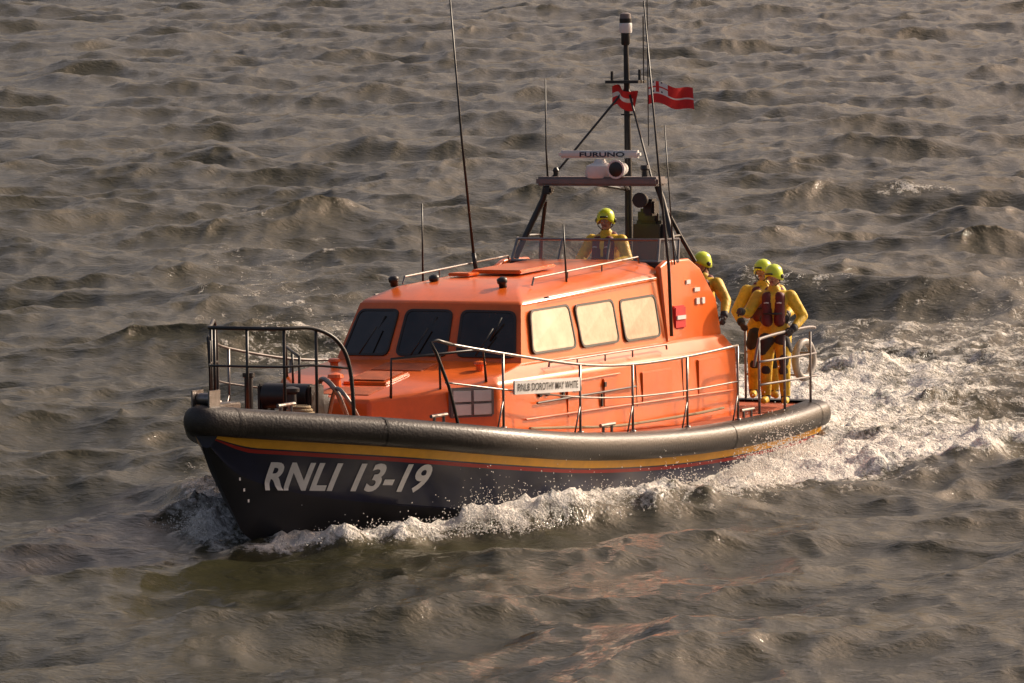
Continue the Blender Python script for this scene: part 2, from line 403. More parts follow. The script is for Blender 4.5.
# ------------------------------------------------------------------ rails
rl=Mesh()
rb=Mesh()
tops=[(3.62,2.22),(2.45,2.04),(.64,1.80),(-.84,1.71),(-2.46,1.71),(-4.0,1.76)]
for sg in(1,-1):
    yy=lambda x:sg*(float(B(x))-.27)
    rb.tube([(3.22,yy(3.22),zd(3.22)),(3.35,yy(3.35),zd(3.3)+.45),(3.52,yy(3.52),2.10),(3.60,yy(3.60),2.24),(3.50,yy(3.5),2.25),(3.3,yy(3.3),2.19)],.021)
    rl.tube(smoothpath([(x,yy(x),z) for x,z in [(3.35,2.20)]+tops[1:]],5),.018)
    md=[(x,yy(x),(z+zd(x))/2+.02) for x,z in [(3.4,2.2)]+tops[1:]]
    rl.tube(smoothpath(md,5),.011)
    for x,z in tops[1:]:
        rl.tube([(x,yy(x),zd(x)),(x,yy(x),z)],.017)
        rl.lathe((x,yy(x),zd(x)),[(.04,0),(.04,.02),(.02,.03)],0,10)
        rl.tube([(x+.16,yy(x)-.0*sg,zd(x)),(x,yy(x),zd(x)+.35)],.011)
    aft=[(-4.9,1.80),(-5.6,1.84),(-6.42,1.86),(-6.62,1.84)]
    rl.tube(smoothpath([(-4.6,sg*1.97,1.45),(-4.75,sg*1.97,1.76)]+[(x,sg*1.95,z) for x,z in aft]+[(-6.72,sg*1.8,1.84),(-6.72,sg*.9,1.84)],4),.02,1)
    for hgt in(.32,.62): rl.tube(smoothpath([(-4.75,sg*1.97,.88+hgt),(-6.5,sg*1.95,.88+hgt),(-6.7,sg*1.8,.88+hgt),(-6.72,sg*.9,.88+hgt)],4),.014,1)
    for x in(-4.78,-5.6,-6.45): rl.tube([(x,sg*1.96,.82),(x,sg*1.96,1.8)],.018,1)
    for y in(.9,1.5): rl.tube([(-6.72,sg*y,.82),(-6.72,sg*y,1.84)],.018,1)
pul=[(3.5,-1.42,zd(3.6)),(3.55,-1.42,2.36),(4.4,-1.0,2.43),(5.1,-.62,2.46),(5.3,-.45,2.47),(5.32,0,2.47),(5.3,.42,2.47),(4.95,.66,2.46),(4.68,.84,2.30),(4.55,.93,1.98),(4.5,.95,zd(4.5))]
rb.tube(smoothpath(pul,5),.024)
mid=[(3.52,-1.42,1.95),(4.4,-1.0,2.0),(5.1,-.62,2.02),(5.3,-.45,2.03),(5.32,0,2.03),(5.3,.42,2.03),(4.95,.66,2.03),(4.58,.92,1.98)]
rb.tube(smoothpath(mid,4),.014)
for p in[(4.4,-1.0),(5.2,-.5),(5.25,.45),(4.9,.68),(5.32,0)]:
    rb.tube([(p[0],p[1],zd(p[0])-.02),(p[0],p[1],2.45)],.019)
rb.tube([(4.7,-.85,zd(4.7)),(5.05,-.65,2.3)],.014)
for sg in(1,-1):
    rb.tube([(2.95,sg*.62,1.50),(2.93,sg*.62,1.98),(1.95,sg*1.35,2.05),(1.9,sg*1.36,1.66)],.018)
    rb.tube([(2.4,sg*1.0,1.56),(2.42,sg*1.0,2.02)],.015)
o=rl.obj('side_rails',[M['steel'],M['grey']],True,boat)
o=rb.obj('bow_pulpit',M['black'],True,boat)
X0,X1=2.28,.72
V=[];yy=lambda x:float(B(x))-.23
n=10
for i in range(n+1):
    x=X0+(X1-X0)*i/n; z=1.545-(X0-x)*.035
    V+=[(x,yy(x),z-.005),(x,yy(x),z+.16),(x,yy(x)-.02,z-.005),(x,yy(x)-.02,z+.16)]
F=[]
for i in range(n):
    a=i*4;b=a+4; F+=[(a,a+1,b+1,b),(a+2,a+3,b+3,b+2),(a,a+2,b+2,b),(a+1,a+3,b+3,b+1)]
mk('name_board',V,F,M['white'],None,False,boat)
TV,TF=text_mesh('RNLB DOROTHY MAY WHITE',1.,offset=.01)
TV[:,0]-=TV[:,0].min(); TV[:,1]-=TV[:,1].min(); w=TV[:,0].max();hh=TV[:,1].max()
out=[]
for x,y,_ in TV:
    X=X0-.06+(X1-X0+.12)*x/w; out.append((X,yy(X)+.006,1.545-(X0-X)*.035+.035+y/hh*.09))
mk('name_lettering',out,TF,M['black'],None,False,boat)

# ------------------------------------------------------------------ arch, mast, aerials
a=Mesh()
ax=-4.2
for sg in(1,-1):
    a.tube([(ax+.25,sg*1.15,2.84),(ax+.12,sg*1.05,3.15),(ax-.02,sg*.86,3.62),(ax,sg*.80,3.80)],.042,0,10)
    a.tube([(ax-.45,sg*1.12,2.80),(ax-.25,sg*1.0,3.15),(ax-.05,sg*.84,3.6)],.028,0,10)
    a.tube([(ax+.12,sg*1.05,3.15),(ax-.25,sg*1.0,3.15)],.02,0)
a.box((ax,0,3.86),(.34,1.76,.12),1,None,.03)
a.lathe((ax,-.02,3.90),[(.18,0),(.20,.05),(.18,.16),(.09,.2),(.06,.25)],2,20)
a.box((ax+.0,-.02,4.21),(.12,1.12,.10),2,Matrix.Rotation(math.radians(6),3,'Z'),.03)
a.lathe((ax+.1,.30,4.02),[(.03,-.15),(.08,-.12),(.10,.0),(.125,.08),(.125,.1)],2,16,(1,.0,.0))
a.lathe((ax+.2,.30,4.02),[(.10,0),(.095,.004)],0,16,(1,.0,.0)); a.tube([(ax,.3,3.88),(ax+.08,.3,4.0)],.03,0)
a.lathe((ax,.62,3.9),[(.04,0),(.04,.1),(.06,.12),(.05,.17)],0,10)
a.lathe((ax,-.66,3.9),[(.035,0),(.035,.08),(.045,.1),(.02,.14)],0,10)
a.lathe((ax+.05,.60,3.62),[(.05,-.1),(.09,0),(.1,.12),(.09,.13)],0,14,(1,.2,0)); a.box((ax-.1,.66,3.52),(.2,.16,.22),0,None,.03)
a.box((ax+.15,-.7,3.74),(.12,.12,.1),0,None,.02)
mx=-5.02
a.tube([(mx,0.,2.3),(mx,0,3.8),(mx+.02,0,5.15),(mx+.04,0,5.75)],[.055,.05,.04,.03],0,12)
a.tube([(mx,0,3.72),(ax,.3,3.85)],.025,0);a.tube([(mx,0,3.72),(ax,-.3,3.85)],.025,0)
a.tube([(mx,0,5.08),(ax,-.72,3.9)],.016,0);a.tube([(mx,0,5.08),(ax,.72,3.9)],.016,0)
a.tube([(mx,0,4.7),(mx,0,4.72)],.09,0,12)
a.box((mx+.05,0,5.14),(.26,.48,.04),0); a.tube([(mx+.05,-.2,5.15),(mx+.05,-.2,5.28)],.02,0); a.tube([(mx+.05,.2,5.15),(mx+.05,.2,5.30)],.02,0)
a.lathe((mx,0,4.86),[(.05,0),(.06,.04),(.06,.14),(.03,.16)],2,12)
a.lathe((mx+.04,0,5.62),[(.05,0),(.06,.02),(.06,.16)],0,16); a.lathe((mx+.04,0,5.78),[(.078,0),(.085,.03),(.085,.12),(.08,.13)],2,16)
a.lathe((mx+.04,0,5.91),[(.075,0),(.08,.02),(.08,.06)],0,16);a.lathe((mx+.04,0,5.97),[(.075,0),(.07,.06),(.03,.08)],1,16)
a.tube([(mx+.05,.26,5.12),(mx+.05,.26,6.0)],.009,0); a.tube([(mx+.05,.32,4.3),(mx+.05,.32,6.35)],.008,0)
o=a.obj('mast_and_radar_arch',[M['black'],M['grey'],M['white']],False,boat); autosm(o,40)
TV,TF=text_mesh('FURUNO',.085,offset=.002)
TV[:,0]-=TV[:,0].min(); w=TV[:,0].max(); RZ=Matrix.Rotation(math.radians(6),3,'Z')
mk('radar_lettering',[Vector((ax,-.02,4.18+y))+RZ@Vector((.063,-.26+x/w*.62,0)) for x,y,_ in TV],TF,M['navy'],None,False,boat)
w=Mesh()
w.tube([(-2.25,-.85,2.72),(-2.22,-.88,3.0)],.03,0); w.tube([(-2.22,-.88,3.0),(-2.12,-.98,4.5),(-2.0,-1.08,6.5)],[.020,.016,.010],0)
w.tube([(-1.0,-.98,2.62),(-1.0,-.98,3.68)],[.015,.009],0)
w.tube([(-1.22,.93,2.62),(-1.2,.90,3.42)],[.015,.009],0)
w.tube([(ax,-.78,3.88),(ax,-.80,4.3),(ax,-.80,5.2)],[.016,.011,.008],0)
w.tube([(-3.45,1.33,1.9),(-3.45,1.30,2.8),(-3.4,1.20,4.0),(-3.35,1.03,6.2)],[.024,.022,.016,.009],0)
w.tube([(-3.8,1.22,2.8),(-3.75,1.12,4.6)],[.012,.007],0)
w.obj('whip_aerials',M['black'],True,boat)
ws=Mesh()
cl=D.materials.new('perspex'); cl.use_nodes=True; nt=cl.node_tree; b=nt.nodes['Principled BSDF']
b.inputs['Base Color'].default_value=(.8,.8,.8,1); b.inputs['Roughness'].default_value=.05; b.inputs['Alpha'].default_value=.18
pts=[(-3.95,-1.2),(-3.66,-1.05),(-3.60,-.35),(-3.60,.35),(-3.66,1.05),(-3.95,1.2)]
lo=[(x,y,2.84) for x,y in pts]; hi=[(x-.12,y*.97,3.12) for x,y in pts]
ws.add(lo+hi,[(i,i+1,i+7,i+6) for i in range(5)],0)
ws.tube(hi,.018,1); ws.tube(lo,.024,1)
for l,h in zip(lo,hi): ws.tube([l,h],.018,1)
ws.obj('upper_windscreen',[cl,M['steel']],False,boat)

def flag(name,o0,dirv,L,Hh,scheme):
    nx,nz=28,14; V=[];F=[];fm=[]
    dv=Vector(dirv).normalized(); side=Vector((-dv.y,dv.x,0))
    for i in range(nx+1):
        u=i/nx
        for j in range(nz+1):
            v=j/nz
            p=Vector(o0)+dv*L*u+side*(.07*u**.6*math.sin(u*9+v*1.5))+Vector((0,0,-Hh*v-.10*u*u+.03*math.sin(u*8)))
            V.append(p)
    for i in range(nx):
        for j in range(nz):
            F.append((i*(nz+1)+j,i*(nz+1)+j+1,(i+1)*(nz+1)+j+1,(i+1)*(nz+1)+j))
            u=(i+.5)/nx; v=(j+.5)/nz
            if scheme==0:
                m=0
                if u<.42 and v<.5:
                    uu=u/.42;vv=v/.5; m=2
                    if abs(uu-vv)<.2 or abs(uu+vv-1)<.2: m=1
                    if abs(uu-.5)<.17 or abs(vv-.5)<.22: m=1
                    if abs(uu-.5)<.1 or abs(vv-.5)<.14: m=0
                elif .5<v<.58: m=1
            else:
                m=0
                if .35<v<.6 and u<.75: m=1
            fm.append(m)
    mk(name,V,F,[M['redcloth'],M['white'],M['navy']],fm,True,boat)
flag('ensign',(mx+.05,.32,5.12),(-.5,.75,0),.60,.28,0)
flag('pennant',(mx+.05,-.20,5.08),(.15,.8,0),.40,.26,1)

s=Mesh()
def torus(mesh,c,R,r,axis,mi):
    A=Vector(axis).normalized(); x=A.cross(Vector((0,0,1))).normalized(); y=A.cross(x)
    V=[];F=[];n,m=28,10
    for i in range(n):
        t=2*math.pi*i/n; dr=x*math.cos(t)+y*math.sin(t)
        for j in range(m):
            p=2*math.pi*j/m; V.append(Vector(c)+dr*(R+r*math.cos(p))+A*r*math.sin(p))
    for i in range(n):
        for j in range(m): F.append((i*m+j,i*m+(j+1)%m,((i+1)%n)*m+(j+1)%m,((i+1)%n)*m+j))
    mesh.add(V,F,mi)
torus(s,(-6.52,1.84,1.42),.24,.05,(.1,1,0),1)
s.box((-6.3,.0,1.05),(.6,1.6,.35),2,None,.05)
s.box((-5.25,1.12,1.25),(.22,.30,.75),0,None,.06)
o=s.obj('stern_equipment',[M['redcloth'],M['offwhite'],M['orange']],True,boat); autosm(o,40)

# ------------------------------------------------------------------ crew
def capsule(V,F,a,b,r1,r2,n=14):
    a=Vector(a);b=Vector(b); ax=(b-a); L=ax.length; ax=ax.normalized() if L>1e-6 else Vector((0,0,1))
    up=Vector((0,0,1)) if abs(ax.z)<.9 else Vector((1,0,0)); x=ax.cross(up).normalized(); y=ax.cross(x)
    rings=[]
    for k in range(5): t=-math.pi/2*(1-k/4)*.98; rings.append((a+ax*r1*math.sin(t),r1*math.cos(t)))
    for k in range(5): t=math.pi/2*(k/4)*.98; rings.append((b+ax*r2*math.sin(t),r2*math.cos(t)))
    k0=len(V)
    for c,r in rings:
        for i in range(n):
            q=2*math.pi*i/n; V.append(tuple(c+(x*math.cos(q)+y*math.sin(q))*r))
    for i in range(len(rings)-1):
        for j in range(n): F.append((k0+i*n+j,k0+i*n+(j+1)%n,k0+(i+1)*n+(j+1)%n,k0+(i+1)*n+j))
    F.append(tuple(k0+j for j in range(n))[::-1]); F.append(tuple(k0+(len(rings)-1)*n+j for j in range(n)))
def remeshed(name,caps,mats,voxel,parent,sm=4):
    V=[];F=[]
    for c in caps: capsule(V,F,*c[:4])
    me=D.meshes.new(name); me.from_pydata(V,[],F); o=D.objects.new(name,me); COL.objects.link(o)
    r=o.modifiers.new('r','REMESH'); r.mode='VOXEL'; r.voxel_size=voxel
    s_=o.modifiers.new('s','SMOOTH'); s_.iterations=sm; s_.factor=.5
    dg=bpy.context.evaluated_depsgraph_get(); me2=D.meshes.new_from_object(o.evaluated_get(dg)); o.modifiers.clear(); o.data=me2
    for m_ in mats: me2.materials.append(m_)
    n=len(me2.polygons); C=np.zeros(n*3); me2.polygons.foreach_get('center',C); C=C.reshape(-1,3)
    best=np.full(n,1e9); idx=np.zeros(n,dtype=np.int32)
    for c in caps:
        a=np.array(c[0]);b=np.array(c[1]);d_=b-a; t=np.clip(((C-a)@d_)/max(d_@d_,1e-9),0,1)
        dist=np.linalg.norm(C-(a+t[:,None]*d_),axis=1)-(c[2]+(c[3]-c[2])*t)
        w_=dist<best; best[w_]=dist[w_]; idx[w_]=c[4]
    me2.polygons.foreach_set('material_index',idx); me2.polygons.foreach_set('use_smooth',np.ones(n,dtype=bool)); me2.update()
    o.parent=parent; return o
def hand(parent,w,dirv,palm,curl=.9):
    w=Vector(w);dv=Vector(dirv).normalized(); pn=Vector(palm); pn=(pn-dv*pn.dot(dv)).normalized(); sd_=dv.cross(pn)
    caps=[(w,w+dv*.05,.028,.034,0)]
    for k in range(4): caps.append((w+dv*.02+sd_*(.010*(k-1.5)),w+dv*.09+sd_*(.021*(k-1.5)),.022,.013,0))
    for k,Lf in enumerate((.062,.075,.070,.055)):
        p=w+dv*.09+sd_*(.021*(k-1.5)); a_=curl*.6; q=dv*math.cos(a_)+pn*math.sin(a_); p2=p+q*Lf*.55
        a2=curl*1.7; q2=dv*math.cos(a2)+pn*math.sin(a2); p3=p2+q2*Lf*.5
        caps+=[(p,p2,.0105,.010,0),(p2,p3,.010,.0085,0)]
    t0=w+dv*.03+sd_*-.03; t1=t0+(dv*.6-sd_*.6+pn*.5).normalized()*.045; t2=t1+(dv*.8+pn*.7+sd_*.1).normalized()*.035
    caps+=[(t0,t1,.015,.012,0),(t1,t2,.012,.010,0)]
    return remeshed('hand',[tuple([tuple(c[0]),tuple(c[1])])+c[2:] for c in caps],[M['glove']],.0055,parent,2)
def head(parent,c,yaw,beard=False,pitch=.06):
    H_=D.objects.new('head',None); COL.objects.link(H_); H_.parent=parent; H_.location=c; H_.rotation_euler=(0,pitch,yaw)
    caps=[((-.015,0,.04),(.01,0,.05),.088,.088,0),((.015,0,-.02),(.03,0,-.055),.068,.050,0),((.045,0,-.075),(.055,0,-.075),.032,.028,0),
          ((.092,0,.02),(.108,0,-.012),.010,.015,0),((-.02,0,-.06),(-.03,0,-.15),.058,.062,0),
          ((.085,.035,.035),(.085,.02,.038),.010,.010,0),((.085,-.035,.035),(.085,-.02,.038),.010,.010,0),
          ((0,.088,.01),(0,.09,-.02),.012,.010,0),((0,-.088,.01),(0,-.09,-.02),.012,.010,0),
          ((.082,.025,-.042),(.082,-.025,-.042),.010,.010,1),((-.05,0,.0),(-.06,0,-.05),.07,.06,2)]
    if beard: caps.append(((.05,.03,-.07),(.05,-.03,-.07),.035,.035,2))
    remeshed('face',caps,[M['skin'],M['lips'],M['hair']],.007,H_,2)
    e=Mesh()
    for sg in(1,-1):
        e.lathe((.082,sg*.031,.018),[(.002,-.006),(.011,0),(.010,.006),(.004,.010)],0,10,(1,0,0)); e.lathe((.0915,sg*.031,.018),[(.005,0),(.001,.002)],1,8,(1,0,0))
    e.obj('eyes',[M['white'],M['black']],True,H_)
    hV=[];hF=[];n=24;rows=9
    for r in range(rows+1):
        t=r/rows*1.62
        for k in range(n):
            q=2*math.pi*k/n; x=math.cos(q)*math.sin(t)*.138; y=math.sin(q)*math.sin(t)*.121; z=math.cos(t)*.128
            drop=.05*max(0,(t-1.1)/.5)*(.5-.5*math.cos(q))
            side=.055*max(0,(t-1.1)/.5)*abs(math.sin(q))**2
            hV.append((x-.008,y,z+.055-drop-side))
    for r in range(rows):
        for k in range(n): hF.append((r*n+k,r*n+(k+1)%n,(r+1)*n+(k+1)%n,(r+1)*n+k))
    o=mk('helmet',hV,hF,M['helmet'],None,True,H_); so=o.modifiers.new('s','SOLIDIFY'); so.thickness=.012; so.offset=-1
    e=Mesh(); 
    e.tube([(.02,.112,.03),(.03,.095,-.05),(.05,.03,-.105),(.05,-.03,-.105),(.03,-.095,-.05),(.02,-.112,.03)],.007,0)
    e.tube([(.128,.05,.075),(.136,0,.078),(.128,-.05,.075)],.012,0)
    e.lathe((-.01,.118,.02),[(.03,0),(.03,.015),(.015,.02)],0,12,(0,1,0)); e.lathe((-.01,-.118,.02),[(.03,0),(.03,.015),(.015,.02)],0,12,(0,-1,0))
    e.obj('chin_strap',M['black'],True,H_)
def crew(loc,yaw,armL,armR,legs=True,headyaw=0,dark=True,lean=0,pitch=.06):
    P=D.objects.new('crew_member',None); COL.objects.link(P)
    P.matrix_world=BM@Matrix.Translation(loc)@Matrix.Rotation(yaw,4,'Z')
    Y=0;K=1;R=2
    lx=lean
    caps=[((0,.07,.97),(0,-.07,.97),.135,.135,Y),((0.01,0,1.0),(lx*.5,0,1.2),.155,.16,Y),((lx*.5,0,1.2),(lx,0,1.36),.165,.15,Y),
          ((lx,.12,1.41),(lx,-.12,1.41),.095,.095,Y),((lx,0,1.44),(lx+.01,0,1.52),.085,.080,Y)]
    caps+=[((lx+.10,.085,1.42),(lx*.6+.15,.085,1.10),.066,.075,R),((lx+.10,-.085,1.42),(lx*.6+.15,-.085,1.10),.066,.075,R),
           ((lx-.04,.08,1.48),(lx-.04,-.08,1.48),.062,.062,R),((.03,.13,1.12),(-.1,.10,1.12),.07,.07,K),((.03,-.13,1.12),(-.1,-.10,1.12),.07,.07,K),
           ((-.11,.08,1.12),(-.11,-.08,1.12),.06,.06,K)]
    for sg,(el,wr) in((1,armL),(-1,armR)):
        sh=(lx,sg*.215,1.42)
        caps+=[(sh,el,.088,.070,Y),(el,wr,.070,.052,Y),
               (tuple(np.array(el)*.12+np.array(wr)*.88),wr,.055,.056,K)]
    if legs:
        for sg,fx in((1,.06),(-1,-.07)):
            caps+=[((0,sg*.10,.93),(.03+fx,sg*.125,.50),.125,.088,Y),((.03+fx,sg*.125,.50),(fx-.01,sg*.135,.13),.088,.068,Y),
                   ((.045+fx,sg*.125,.60),(.05+fx,sg*.125,.44),.076,.07,K),
                   ((fx-.01,sg*.135,.28),(fx-.01,sg*.135,.07),.076,.062,K if dark else Y),((fx-.03,sg*.135,.055),(fx+.15,sg*.15,.045),.055,.045,Y)]
        caps+=[((.06,.1,.86),(.04,.16,.72),.105,.08,K),((.06,-.1,.86),(.04,-.16,.72),.105,.08,K)]
    else:
        for sg in(1,-1): caps+=[((0,sg*.1,.93),(.38,sg*.14,.93),.12,.09,Y),((.38,sg*.14,.93),(.36,sg*.14,.5),.085,.065,Y),((.36,sg*.14,.46),(.5,sg*.14,.44),.055,.045,K)]
    remeshed('body',caps,[M['suit'],M['suitdark'],M['vest']],.013,P,4)
    e=Mesh()
    for y in(.085,-.085): e.tube([(lx+.178,y-.03,1.34),(lx+.185,y,1.345),(lx+.178,y+.03,1.34)],.008,0)
    e.tube([(.23,.12,1.2),(.235,0,1.2),(.23,-.12,1.2)],.014,1)
    e.obj('reflective_tape',[M['white'],M['black']],True,P)
    head(P,(lx+.02,0,1.665),headyaw,pitch=pitch)
    for (el,wr),pn in((armL,(0,-1,0)),(armR,(0,1,0))):
        dv=Vector(wr)-Vector(el); hand(P,Vector(wr)+dv.normalized()*.01,dv,Vector(pn)+Vector((.1,0,-.6)))
    return P
crew((-5.80,1.74,.88),.30,((-.10,.36,1.15),(.12,.26,1.00)),((.16,-.34,1.20),(.40,-.40,1.24)),headyaw=-.35,lean=.05,pitch=.16)
crew((-6.28,1.36,.92),.45,((.10,.36,1.16),(.34,.30,1.12)),((.08,-.36,1.16),(.30,-.30,1.02)),headyaw=-.5)
crew((-5.68,.76,1.04),-.1,((.05,.38,1.20),(.24,.46,1.02)),((.05,-.38,1.2),(.3,-.3,1.1)),headyaw=-.3)
crew((-4.35,.01,1.66),.0,((.12,.34,1.18),(.40,.22,1.12)),((.12,-.34,1.18),(.40,-.22,1.12)),legs=False,headyaw=.25,lean=.04)

# ------------------------------------------------------------------ sea
def tile(N,L,lmin,lmax,seed,wdir,std,spread=2,peak=None,pw=4.):
    rs=np.random.RandomState(seed); k1=np.fft.fftfreq(N,1./N)*2*np.pi/L
    kx,ky=np.meshgrid(k1,k1,indexing='ij'); k=np.hypot(kx,ky); k[0,0]=1e-6
    cosw=(kx*math.cos(wdir)+ky*math.sin(wdir))/k
    Pk=np.exp(-(1/(k*(peak or lmax)/(2*np.pi)))**2)/k**pw*(np.abs(cosw)**spread+.06)
    Pk*=(1/(1+np.exp((k-2*np.pi/lmin)/(.12*2*np.pi/lmin))))*(1/(1+np.exp(-(k-2*np.pi/lmax)/(.12*2*np.pi/lmax))))
    Pk[0,0]=0
    h=(rs.randn(N,N)+1j*rs.randn(N,N))*np.sqrt(Pk)
    z=np.fft.ifft2(h).real; s_=std/z.std()
    X=np.fft.ifft2(h*1j*kx/k).real*s_; Y_=np.fft.ifft2(h*1j*ky/k).real*s_
    return z*s_,X,Y_,L,N
def samp(T,x,y,which):
    a,L,N=T[which],T[3],T[4]
    u=(x/L*N)%N; v=(y/L*N)%N; i=np.floor(u).astype(int);j=np.floor(v).astype(int); fu=u-i;fv=v-j; i%=N;j%=N;i1=(i+1)%N;j1=(j+1)%N
    return a[i,j]*(1-fu)*(1-fv)+a[i1,j]*fu*(1-fv)+a[i,j1]*(1-fu)*fv+a[i1,j1]*fu*fv
wd=math.radians(-64)
T1=tile(512,127.,1.6,12.,1,wd,.108,2.5,peak=5.0)
T2=tile(512,37.,.28,1.9,2,wd+.35,.026,1.5,peak=1.8,pw=3.3)
T3=tile(256,9.,.10,.9,5,0,1.,0,peak=.8,pw=2.6)
T4=tile(256,23.,.5,4.,7,0,1.,0,peak=3,pw=2.4)
def grow(a,b,s0,g):
    out=[a];s_=s0
    while out[-1]<b: out.append(out[-1]+s_); s_*=g
    return np.array(out)
xa=np.concatenate([-grow(30,5000,.2,1.25)[::-1][:-1],np.arange(-30,-8,.13),np.arange(-8,15,.07),np.arange(15,44,.13),grow(44,5000,.2,1.25)[1:]])
ya=np.concatenate([-grow(24,5000,.2,1.25)[::-1][:-1],np.arange(-24,-9,.13),np.arange(-9,16,.085),np.arange(16,50,.13),np.arange(50,160,.24),grow(160,9000,.4,1.25)[1:]])
gx,gy=np.meshgrid(xa,ya,indexing='ij')
x=gx.ravel();y=gy.ravel()
fall=np.exp(-np.maximum(0,np.hypot(np.maximum(0,np.abs(x)-60),np.maximum(0,np.abs(y-60)-140)))/500.)
ct,st=math.cos(TH),math.sin(TH)
xb=-(x*ct+y*st); yb=x*st-y*ct
ab=np.abs(yb)
Wt=np.interp(xb,[-6.9,-2,1,2,3,4,5,5.6,6],[1.95,2.02,1.98,1.85,1.6,1.15,.62,.2,0.])
d_=ab-Wt; sA=5.6-xb
turb=samp(T3,x,y,0); tb4=samp(T4,x,y,0)
s1=np.clip(sA,0,30)
on=np.clip((sA+.2)/.8,0,1)*np.clip((xb+14)/6,0,1)
r0_=.12+.15*s1; wdt=.24+.08*s1
ridge=on*np.exp(-((d_-r0_-.12*tb4)/wdt)**2)
side=np.where(yb>0,1.,.30)
amp=(.10+.24*np.exp(-((s1-3.8)/2.2)**2))*side*np.clip(1.15-s1/11.,.25,1)
hw=ridge*amp
hw+=on*.16*np.exp(-s1/2.6)*np.exp(-(np.maximum(d_,0)/.9)**2)*np.where(yb>0,1.,.5)
hw-=.10*np.exp(-((xb+3.5)/3.5)**2)*np.exp(-((d_-.1)/.7)**2)
foam=ridge*(1.20*np.exp(-s1/8.)+.30)*np.where(yb>0,1.,.6)+np.exp(-(np.maximum(d_,0)/.3)**2)*on*.7*np.clip((xb+7.5)/1,0,1)
foam+=1.1*np.exp(-((xb+4.4)/1.6)**2)*np.exp(-((d_-.55)/.5)**2)
s2=-2.4-xb; on2=np.clip(s2/.6,0,1)
dA=.35+.66*np.clip(s2,0,60)+.25*tb4
arm=on2*np.exp(-((d_-dA)/(.52+.07*np.clip(s2,0,60)))**2)*np.exp(-np.clip(s2,0,60)/12)
foam+=arm*.95; hw+=arm*.10
between=on2*np.clip((dA-d_)/.8,0,1)*np.clip(d_/.3,0,1)*np.exp(-np.clip(s2,0,60)/8)
foam+=between*.55
q=-6.7-xb; wk=(q>-.3); qq=np.clip(q,0,200)
wid=2.1+.03*qq
wake=np.where(wk,np.exp(-(ab/wid)**4)*np.exp(-qq/8.)*np.clip((q+.3)/.5,0,1),0)
foam+=wake*1.25+np.where(wk,.30*np.exp(-(ab/(wid+1.))**4)*np.exp(-qq/25),0)
hw+=np.where(wk,-.10*np.exp(-qq/.8)*np.exp(-(ab/2.2)**4)+.34*np.exp(-((q-3.2)/1.4)**2)*np.exp(-(ab/1.8)**2)+.16*np.exp(-(ab/(wid+1))**2)*np.exp(-qq/25)*np.sin(qq*1.25+.6),0)
kel=np.where((sA>2)&(d_>.3),.08*np.exp(-((d_-.55*s1*.5)/(1.1+.05*s1))**2)*np.cos((d_-.275*s1)*2.6),0)*np.exp(-s1/18)
hw+=kel
def crest_line(px,py,ang,Lc,Wc,h):
    c,s=math.cos(ang),math.sin(ang); a=(x-px)*c+(y-py)*s; b_=-(x-px)*s+(y-py)*c
    return h*np.exp(-(a/Lc)**2)*(np.exp(-(b_/Wc)**2)-.5*np.exp(-((b_+1.9*Wc)/(1.3*Wc))**2))
hw+=crest_line(5.8,23,-.12,3.2,1.0,.46)+crest_line(9,41,.1,3.6,1.2,.36)+crest_line(-8,46,.1,5,1.1,.2)
z1=samp(T1,x,y,0); z2=samp(T2,x,y,0)
damp=1-.6*np.exp(-np.maximum(d_,0)**2/1.5)*(np.abs(xb)<7.5)
lump=np.clip(foam,0,1.1)*(.042*np.abs(turb)+.032*np.maximum(tb4,0)-.01)
crest=np.clip((z1-.33)/.10,0,1)*np.clip(tb4-.9,0,1)
crest+=.8*np.exp(-((x-8.6)/.7)**2-((y-40.8)/.35)**2)+.6*np.exp(-((x-5.3)/1.2)**2-((y-22.8)/.3)**2)
foam+=crest*.8*fall
foamc=np.clip(foam,0,1.3)
z=WL+(z1*damp+z2)*fall+hw+lump
LAM1,LAM2=1.15,.9
X=x+LAM1*samp(T1,x,y,1)*fall+LAM2*samp(T2,x,y,1)*fall; Y_=y+LAM1*samp(T1,x,y,2)*fall+LAM2*samp(T2,x,y,2)*fall
nx,ny=gx.shape
me=D.meshes.new('sea'); nv=nx*ny; nf=(nx-1)*(ny-1)
me.vertices.add(nv); co=np.empty((nv,3),np.float32); co[:,0]=X;co[:,1]=Y_;co[:,2]=z; me.vertices.foreach_set('co',co.ravel())
I=np.arange(nv).reshape(nx,ny); quads=np.stack([I[:-1,:-1],I[1:,:-1],I[1:,1:],I[:-1,1:]],-1).reshape(-1).astype(np.int32)
me.loops.add(nf*4); me.loops.foreach_set('vertex_index',quads)
me.polygons.add(nf); me.polygons.foreach_set('loop_start',np.arange(0,nf*4,4,dtype=np.int32)); me.polygons.foreach_set('use_smooth',np.ones(nf,dtype=bool))
me.update(calc_edges=True)
at=me.attributes.new('foam','FLOAT','POINT'); at.data.foreach_set('value',foamc.astype(np.float32))
sea=D.objects.new('sea',me); COL.objects.link(sea)
m=D.materials.new('sea_water'); m.use_nodes=True; nt=m.node_tree; N=nt.nodes; Lk=nt.links; b=N['Principled BSDF']
geo=N.new('ShaderNodeNewGeometry')
def noise(sc,det=4,rough=.6,vec=None,dist=0):
    n_=N.new('ShaderNodeTexNoise'); n_.inputs['Scale'].default_value=sc; n_.inputs['Detail'].default_value=det; n_.inputs['Roughness'].default_value=rough; n_.inputs['Distortion'].default_value=dist
    Lk.new(vec or geo.outputs['Position'],n_.inputs['Vector']); return n_
